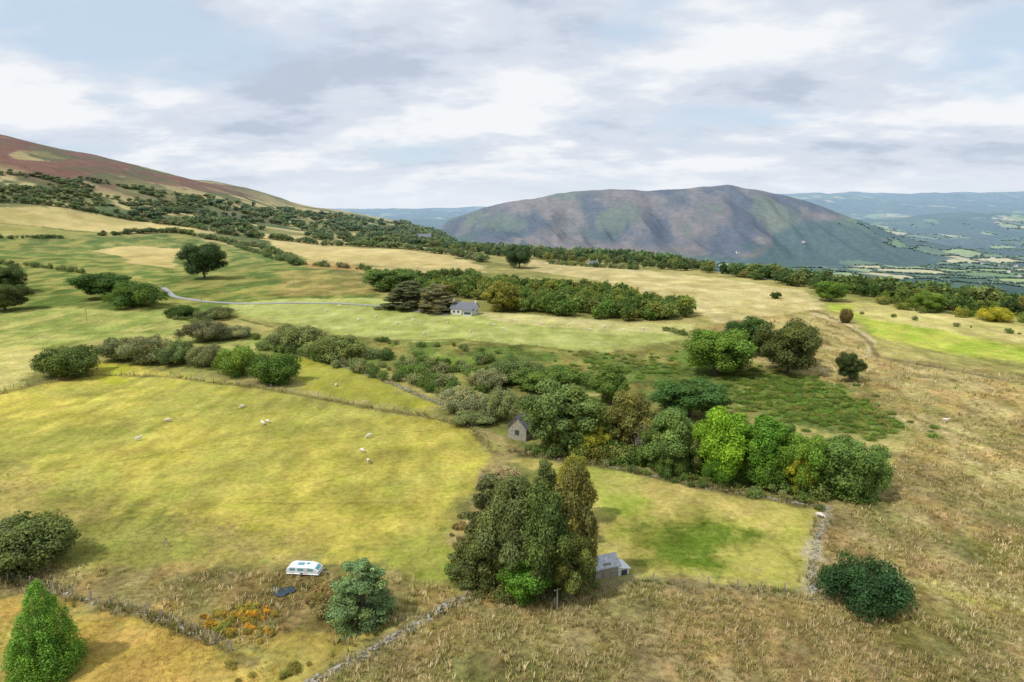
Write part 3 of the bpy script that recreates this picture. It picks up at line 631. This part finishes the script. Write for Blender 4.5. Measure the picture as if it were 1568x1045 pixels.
# ---------------- buildings ----------------
def poly_ob(name,V,Fs,mat,parent,loc=(0,0,0)):
    me=bpy.data.meshes.new(name);me.from_pydata([tuple(v) for v in V],[],Fs);me.materials.append(mat);me.update()
    return addob(name,me,loc,0,(1,1,1),parent)
BF=[tuple(int(a) for a in q) for q in BQ]
def building(name,u,v,rot,L,W,He,Hr,mw,mr,wins=(),chim=True,door=True):
    x,y,z=G(u,v);e=bpy.data.objects.new(name,None);scene.collection.objects.link(e);e.location=(x,y,z-.1);e.rotation_euler=(0,0,rot)
    l,w_=L/2,W/2
    V=[(-l,-w_,-1),(l,-w_,-1),(l,w_,-1),(-l,w_,-1),(-l,-w_,He),(l,-w_,He),(l,w_,He),(-l,w_,He),(-l,0,He+Hr),(l,0,He+Hr)]
    poly_ob('walls',V,[(0,1,5,4),(2,3,7,6),(1,2,6,9,5),(3,0,4,8,7)],mw,e)
    o=.35;t=.14;k=Hr/w_
    for s,nm in((-1,'roof_front'),(1,'roof_back')):
        a=[(-l-o,s*(w_+o),He-o*k+.04),(l+o,s*(w_+o),He-o*k+.04),(l+o,0,He+Hr+.04),(-l-o,0,He+Hr+.04)];b=[(p[0],p[1],p[2]+t) for p in a]
        poly_ob(nm,a+b,[(0,1,2,3),(4,5,6,7),(0,1,5,4),(1,2,6,5),(2,3,7,6),(3,0,4,7)],mr,e)
    if chim:
        for cx in(-l+.5,l-.5): poly_ob('chimney',box((cx,0,He+Hr+.3),(.7,.7,1.6)),BF,mw,e)
    for i,(wx,wz) in enumerate(wins):
        poly_ob('window_frame',box((wx,-w_-.02,wz),(1.2,.1,1.2)),BF,MWH,e)
        poly_ob('window_glass',box((wx,-w_-.05,wz),(.95,.1,.95)),BF,MGL,e)
        poly_ob('window_glass_rear',box((wx,w_+.02,wz),(.95,.1,.95)),BF,MGL,e)
    if door: poly_ob('door',box((0,-w_-.03,1.05),(1.,.1,2.1)),BF,MWD,e)
    if L>4:
        poly_ob('gable_window',box((-l-.02,0,He*.6),(.1,.9,1.0)),BF,MGL,e);poly_ob('gable_window_east',box((l+.02,0,He*.6),(.1,.9,1.0)),BF,MGL,e)
    return e
e=building('white_farmhouse',712,481,-.25,11,6.5,2.9,2.3,MWH,MSL,[(-4,1.5),(-2,1.5),(2,1.5),(4,1.5)])
poly_ob('porch_walls',box((3,-4.6,1.),(3.6,2.6,2.6)),BF,MWH,e);poly_ob('porch_glass',box((3,-5.93,1.3),(3.,.1,1.)),BF,MGL,e)
poly_ob('porch_roof',[(1,-6.2,2.3),(5,-6.2,2.3),(5,-3.26,3.1),(1,-3.26,3.1),(1,-6.2,2.42),(5,-6.2,2.42),(5,-3.26,3.22),(1,-3.26,3.22)],BF,MSL,e)
building('stone_barn',801,668,1.1,5.6,4.0,2.8,2.1,MST,MSL,[(-2,1.6),(2,1.6)],chim=False)
building('stone_farmhouse',650,371,-.2,18,9,6,4,MST,MSL,[(-6,2),(6,2),(-6,5),(6,5),(0,5)])
building('white_cottage',908,408,.2,8,5,2.4,2,MWH,MSL,[(-3,1.6),(3,1.6)])
e=building('stone_shed',922,878,.35,3.0,2.4,1.7,.8,MST,MTI,[],chim=False)
poly_ob('lean_to_walls',[(1.55,-1.3,-.5),(3.1,-1.3,-.5),(3.1,.7,-.5),(1.55,.7,-.5),(1.55,-1.3,1.2),(3.1,-1.3,.85),(3.1,.7,.85),(1.55,.7,1.2)],BF,MWH,e)
poly_ob('lean_to_roof',[(1.53,-1.5,1.26),(3.3,-1.5,.87),(3.3,.9,.87),(1.53,.9,1.26),(1.53,-1.5,1.32),(3.3,-1.5,.93),(3.3,.9,.93),(1.53,.9,1.32)],BF,MCP,e)
poly_ob('lean_to_opening',box((2.4,-1.32,.4),(.8,.06,.8)),BF,MGL,e)
for u,v in[(1532,412),(1545,418),(1555,409),(1505,405),(1560,425),(1480,398),(1520,396),(1130,388),(1230,372)]: building('village_house',u,v,rng.uniform(0,3),12,8,5,3.5,MWH,MSL,[(-3,2),(3,2)])
def wheel(c,parent,r=.32):
    th=np.arange(16)*2*np.pi/16;V=[]
    for yy,rr_ in((-.1,0),(-.1,r*.6),(-.1,r),(.1,r),(.1,r*.6),(.1,0)):
        for t in th: V.append((c[0]+math.cos(t)*rr_,c[1]+yy,c[2]+math.sin(t)*rr_))
    poly_ob('wheel',V,[(i*16+j,i*16+(j+1)%16,(i+1)*16+(j+1)%16,(i+1)*16+j) for i in range(5) for j in range(16)],MTY,parent)
# low white touring caravan
x,y,z=G(467,878);e=bpy.data.objects.new('touring_caravan',None);scene.collection.objects.link(e);e.location=(x,y,z);e.rotation_euler=(0,0,-.1);e.scale=(.95,.9,.82)
pr=[(-2.1,.42),(-2.25,.8),(-2.05,1.25),(-1.5,1.52),(.9,1.55),(1.6,1.4),(2.2,.9),(2.15,.42)]
def loft(name,pr,ws,mat,par):
    n=len(pr);V=[];Fs=[]
    for (px,pz),wv in zip(pr,ws): V.append((px,-wv,pz));V.append((px,wv,pz))
    for i in range(n-1): Fs.append((2*i,2*i+1,2*i+3,2*i+2))
    Fs.append((0,1,2*n-1,2*n-2));Fs.append(tuple(2*i for i in range(n)));Fs.append(tuple(2*i+1 for i in range(n-1,-1,-1)))
    o=poly_ob(name,V,Fs,mat,par);b=o.modifiers.new('bevel','BEVEL');b.width=.08;b.segments=3;return o
loft('body',pr,[.9]*8,MCP,e)
for wx,wl in((-1.35,.7),(-.2,.9),(1.1,.7)):
    for s in(-1,1): poly_ob('side_window',box((wx,s*.91,1.12),(wl,.04,.36)),BF,MCG,e)
poly_ob('front_window',[(1.72,-.62,1.335),(1.72,.62,1.335),(2.08,.62,1.04),(2.08,-.62,1.04)],[(0,1,2,3)],MCG,e)
poly_ob('roof_light',box((-.4,0,1.57),(.8,.6,.08)),BF,MCG,e);poly_ob('roof_light_rear',box((.5,.15,1.57),(.4,.4,.08)),BF,MCG,e)
poly_ob('door',box((.45,-.92,.95),(.5,.03,.95)),BF,MWH,e);poly_ob('tow_bar',box((2.7,0,.42),(1.0,.08,.08)),BF,MWI,e)
wheel((-.1,-.84,.3),e,.3);wheel((-.1,.84,.3),e,.3);wheel((3.1,0,.12),e,.12)
# ---------------- sheep ----------------
def sheep(graze):
    if graze: hd=[(.62,0,.62),(.86,0,.35),(1.0,0,.12)]
    else: hd=[(.66,0,.86),(.82,0,1.02),(1.04,0,.96)]
    V=[(-.45,0,.68),(-.15,0,.66),(.2,0,.66),(.48,0,.70)]+hd;Rr_=[.25,.30,.30,.24,.13,.11,.06]
    E=[(0,1),(1,2),(2,3),(3,4),(4,5),(5,6)]
    for sx in(-.42,.4):
        for sy in(-.13,.13):
            b=len(V);kx=.08 if sx<0 else -.02
            V+=[(sx+kx,sy,.46),(sx-kx,sy,.25),(sx,sy,.02)];Rr_+=[.09,.045,.04];E+=[(0 if sx<0 else 3,b),(b,b+1),(b+1,b+2)]
    b=len(V);V+=[(-.68,0,.6),(-.72,0,.42)];Rr_+=[.07,.05];E+=[(0,b),(b,b+1)]
    h=V[5]
    for sy in(-1,1): b=len(V);V+=[(h[0]-.04,sy*.16,h[2]+.05)];Rr_+=[.03];E+=[(5,b)]
    me=bpy.data.meshes.new('sheep_cage');me.from_pydata(V,E,[]);o=bpy.data.objects.new('tmp',me);scene.collection.objects.link(o)
    m=o.modifiers.new('s','SKIN')
    for i,r_ in enumerate(Rr_): me.skin_vertices[0].data[i].radius=(r_,r_);
    me.skin_vertices[0].data[0].use_root=True
    o.modifiers.new('ss','SUBSURF').levels=1
    dg=bpy.context.evaluated_depsgraph_get();me2=bpy.data.meshes.new_from_object(o.evaluated_get(dg));bpy.data.objects.remove(o);me2.materials.clear();me2.materials.append(MWO);return me2
SH=[sheep(True),sheep(False)]
for i,(u,v) in enumerate([(212,675),(258,646),(372,625),(403,651),(566,670),(555,693),(564,709),(515,592),(410,648),(549,491),(632,491),(608,497),(575,487),(756,499),(830,497),(845,503),(870,500),(905,506),(925,502),(955,507),(985,505),(560,470),(500,478),(1255,793),(1447,646),(685,496),(790,492),(770,505),(650,512),(720,510),(590,505),(520,470)]):
    x,y,z=G(u,v);s=.95;addob('sheep',SH[0 if i%3 else 1],(x,y,z-.02),rng.uniform(0,6.28),(s,s,s))
# ---------------- light, sky, camera ----------------
sd=Vector((-.55,-.36,.9)).normalized()
el=math.asin(sd.z);az=math.atan2(sd.x,sd.y)
sl=bpy.data.lights.new('sun','SUN');sl.energy=3.2;sl.angle=math.radians(2.0);sl.color=(1,.955,.88)
so=bpy.data.objects.new('sun',sl);scene.collection.objects.link(so);so.rotation_euler=(-sd).to_track_quat('-Z','Y').to_euler();so.location=(0,0,200)
wd=bpy.data.worlds.new('World');scene.world=wd;wd.use_nodes=True;nt=wd.node_tree;nt.nodes.clear()
out=nd(nt,'ShaderNodeOutputWorld');bg=nd(nt,'ShaderNodeBackground');bg.inputs[1].default_value=.1
sky=nd(nt,'ShaderNodeTexSky',sky_type='NISHITA');sky.sun_disc=False;sky.sun_elevation=el;sky.sun_rotation=az
tc=nd(nt,'ShaderNodeTexCoord').outputs['Generated'];sp=nd(nt,'ShaderNodeSeparateXYZ');nt.links.new(tc,sp.inputs[0])
zz=mth(nt,'ADD',mth(nt,'MAXIMUM',sp.outputs[2],0),.22)
cb=nd(nt,'ShaderNodeCombineXYZ');nt.links.new(mth(nt,'DIVIDE',sp.outputs[0],zz),cb.inputs[0]);nt.links.new(mth(nt,'MULTIPLY',mth(nt,'DIVIDE',sp.outputs[1],zz),1.25),cb.inputs[1])
mp0=nd(nt,'ShaderNodeMapping');mp0.inputs['Location'].default_value=(3.1,.4,0);nt.links.new(cb.outputs[0],mp0.inputs[0])
n1=noise(nt,mp0.outputs[0],1.2,9,.5,.1)
mp=nd(nt,'ShaderNodeMapping');mp.inputs['Location'].default_value=(7.3,2.1,0);nt.links.new(cb.outputs[0],mp.inputs[0])
n2=noise(nt,mp.outputs[0],1.3,7,.5,.1);n3=noise(nt,mp.outputs[0],5,6,.58,.1)
shade=mth(nt,'ADD',mth(nt,'MULTIPLY',n2,.78),mth(nt,'MULTIPLY',n3,.22))
cr=nd(nt,'ShaderNodeValToRGB');cr.color_ramp.interpolation='EASE';nt.links.new(shade,cr.inputs[0])
E=cr.color_ramp.elements;E[0].position=.38;E[0].color=(5.2,5.9,7.1,1);E[1].position=.58;E[1].color=(9.1,9.3,9.6,1)
e2=cr.color_ramp.elements.new(.475);e2.color=(6.9,7.5,8.5,1)
skm=nd(nt,'ShaderNodeMix',data_type='RGBA');skm.inputs['Factor'].default_value=.7;nt.links.new(sky.outputs[0],skm.inputs['A']);skm.inputs['B'].default_value=(7.0,8.3,9.8,1)
mx=nd(nt,'ShaderNodeMix',data_type='RGBA');nt.links.new(mapr(nt,n1,.34,.47,0,1,True),mx.inputs['Factor']);nt.links.new(skm.outputs['Result'],mx.inputs['A']);nt.links.new(cr.outputs[0],mx.inputs['B'])
hz=nd(nt,'ShaderNodeMix',data_type='RGBA');nt.links.new(mapr(nt,sp.outputs[2],-.01,.085,.85,0,True),hz.inputs['Factor']);nt.links.new(mx.outputs['Result'],hz.inputs['A']);hz.inputs['B'].default_value=(8.1,8.6,9.3,1)
nt.links.new(hz.outputs['Result'],bg.inputs[0]);nt.links.new(bg.outputs[0],out.inputs[0])
cam=bpy.data.cameras.new('camera');co=bpy.data.objects.new('camera',cam);scene.collection.objects.link(co)
cam.lens=24;cam.sensor_width=36;cam.clip_end=30000;cam.clip_start=.5
co.location=(0,0,CH);co.rotation_euler=(math.pi/2-PITCH,0,0);scene.camera=co
scene.view_settings.view_transform='Standard';scene.view_settings.look='None';scene.view_settings.exposure=0
print('trees',len(T),'objs',len(bpy.data.objects))
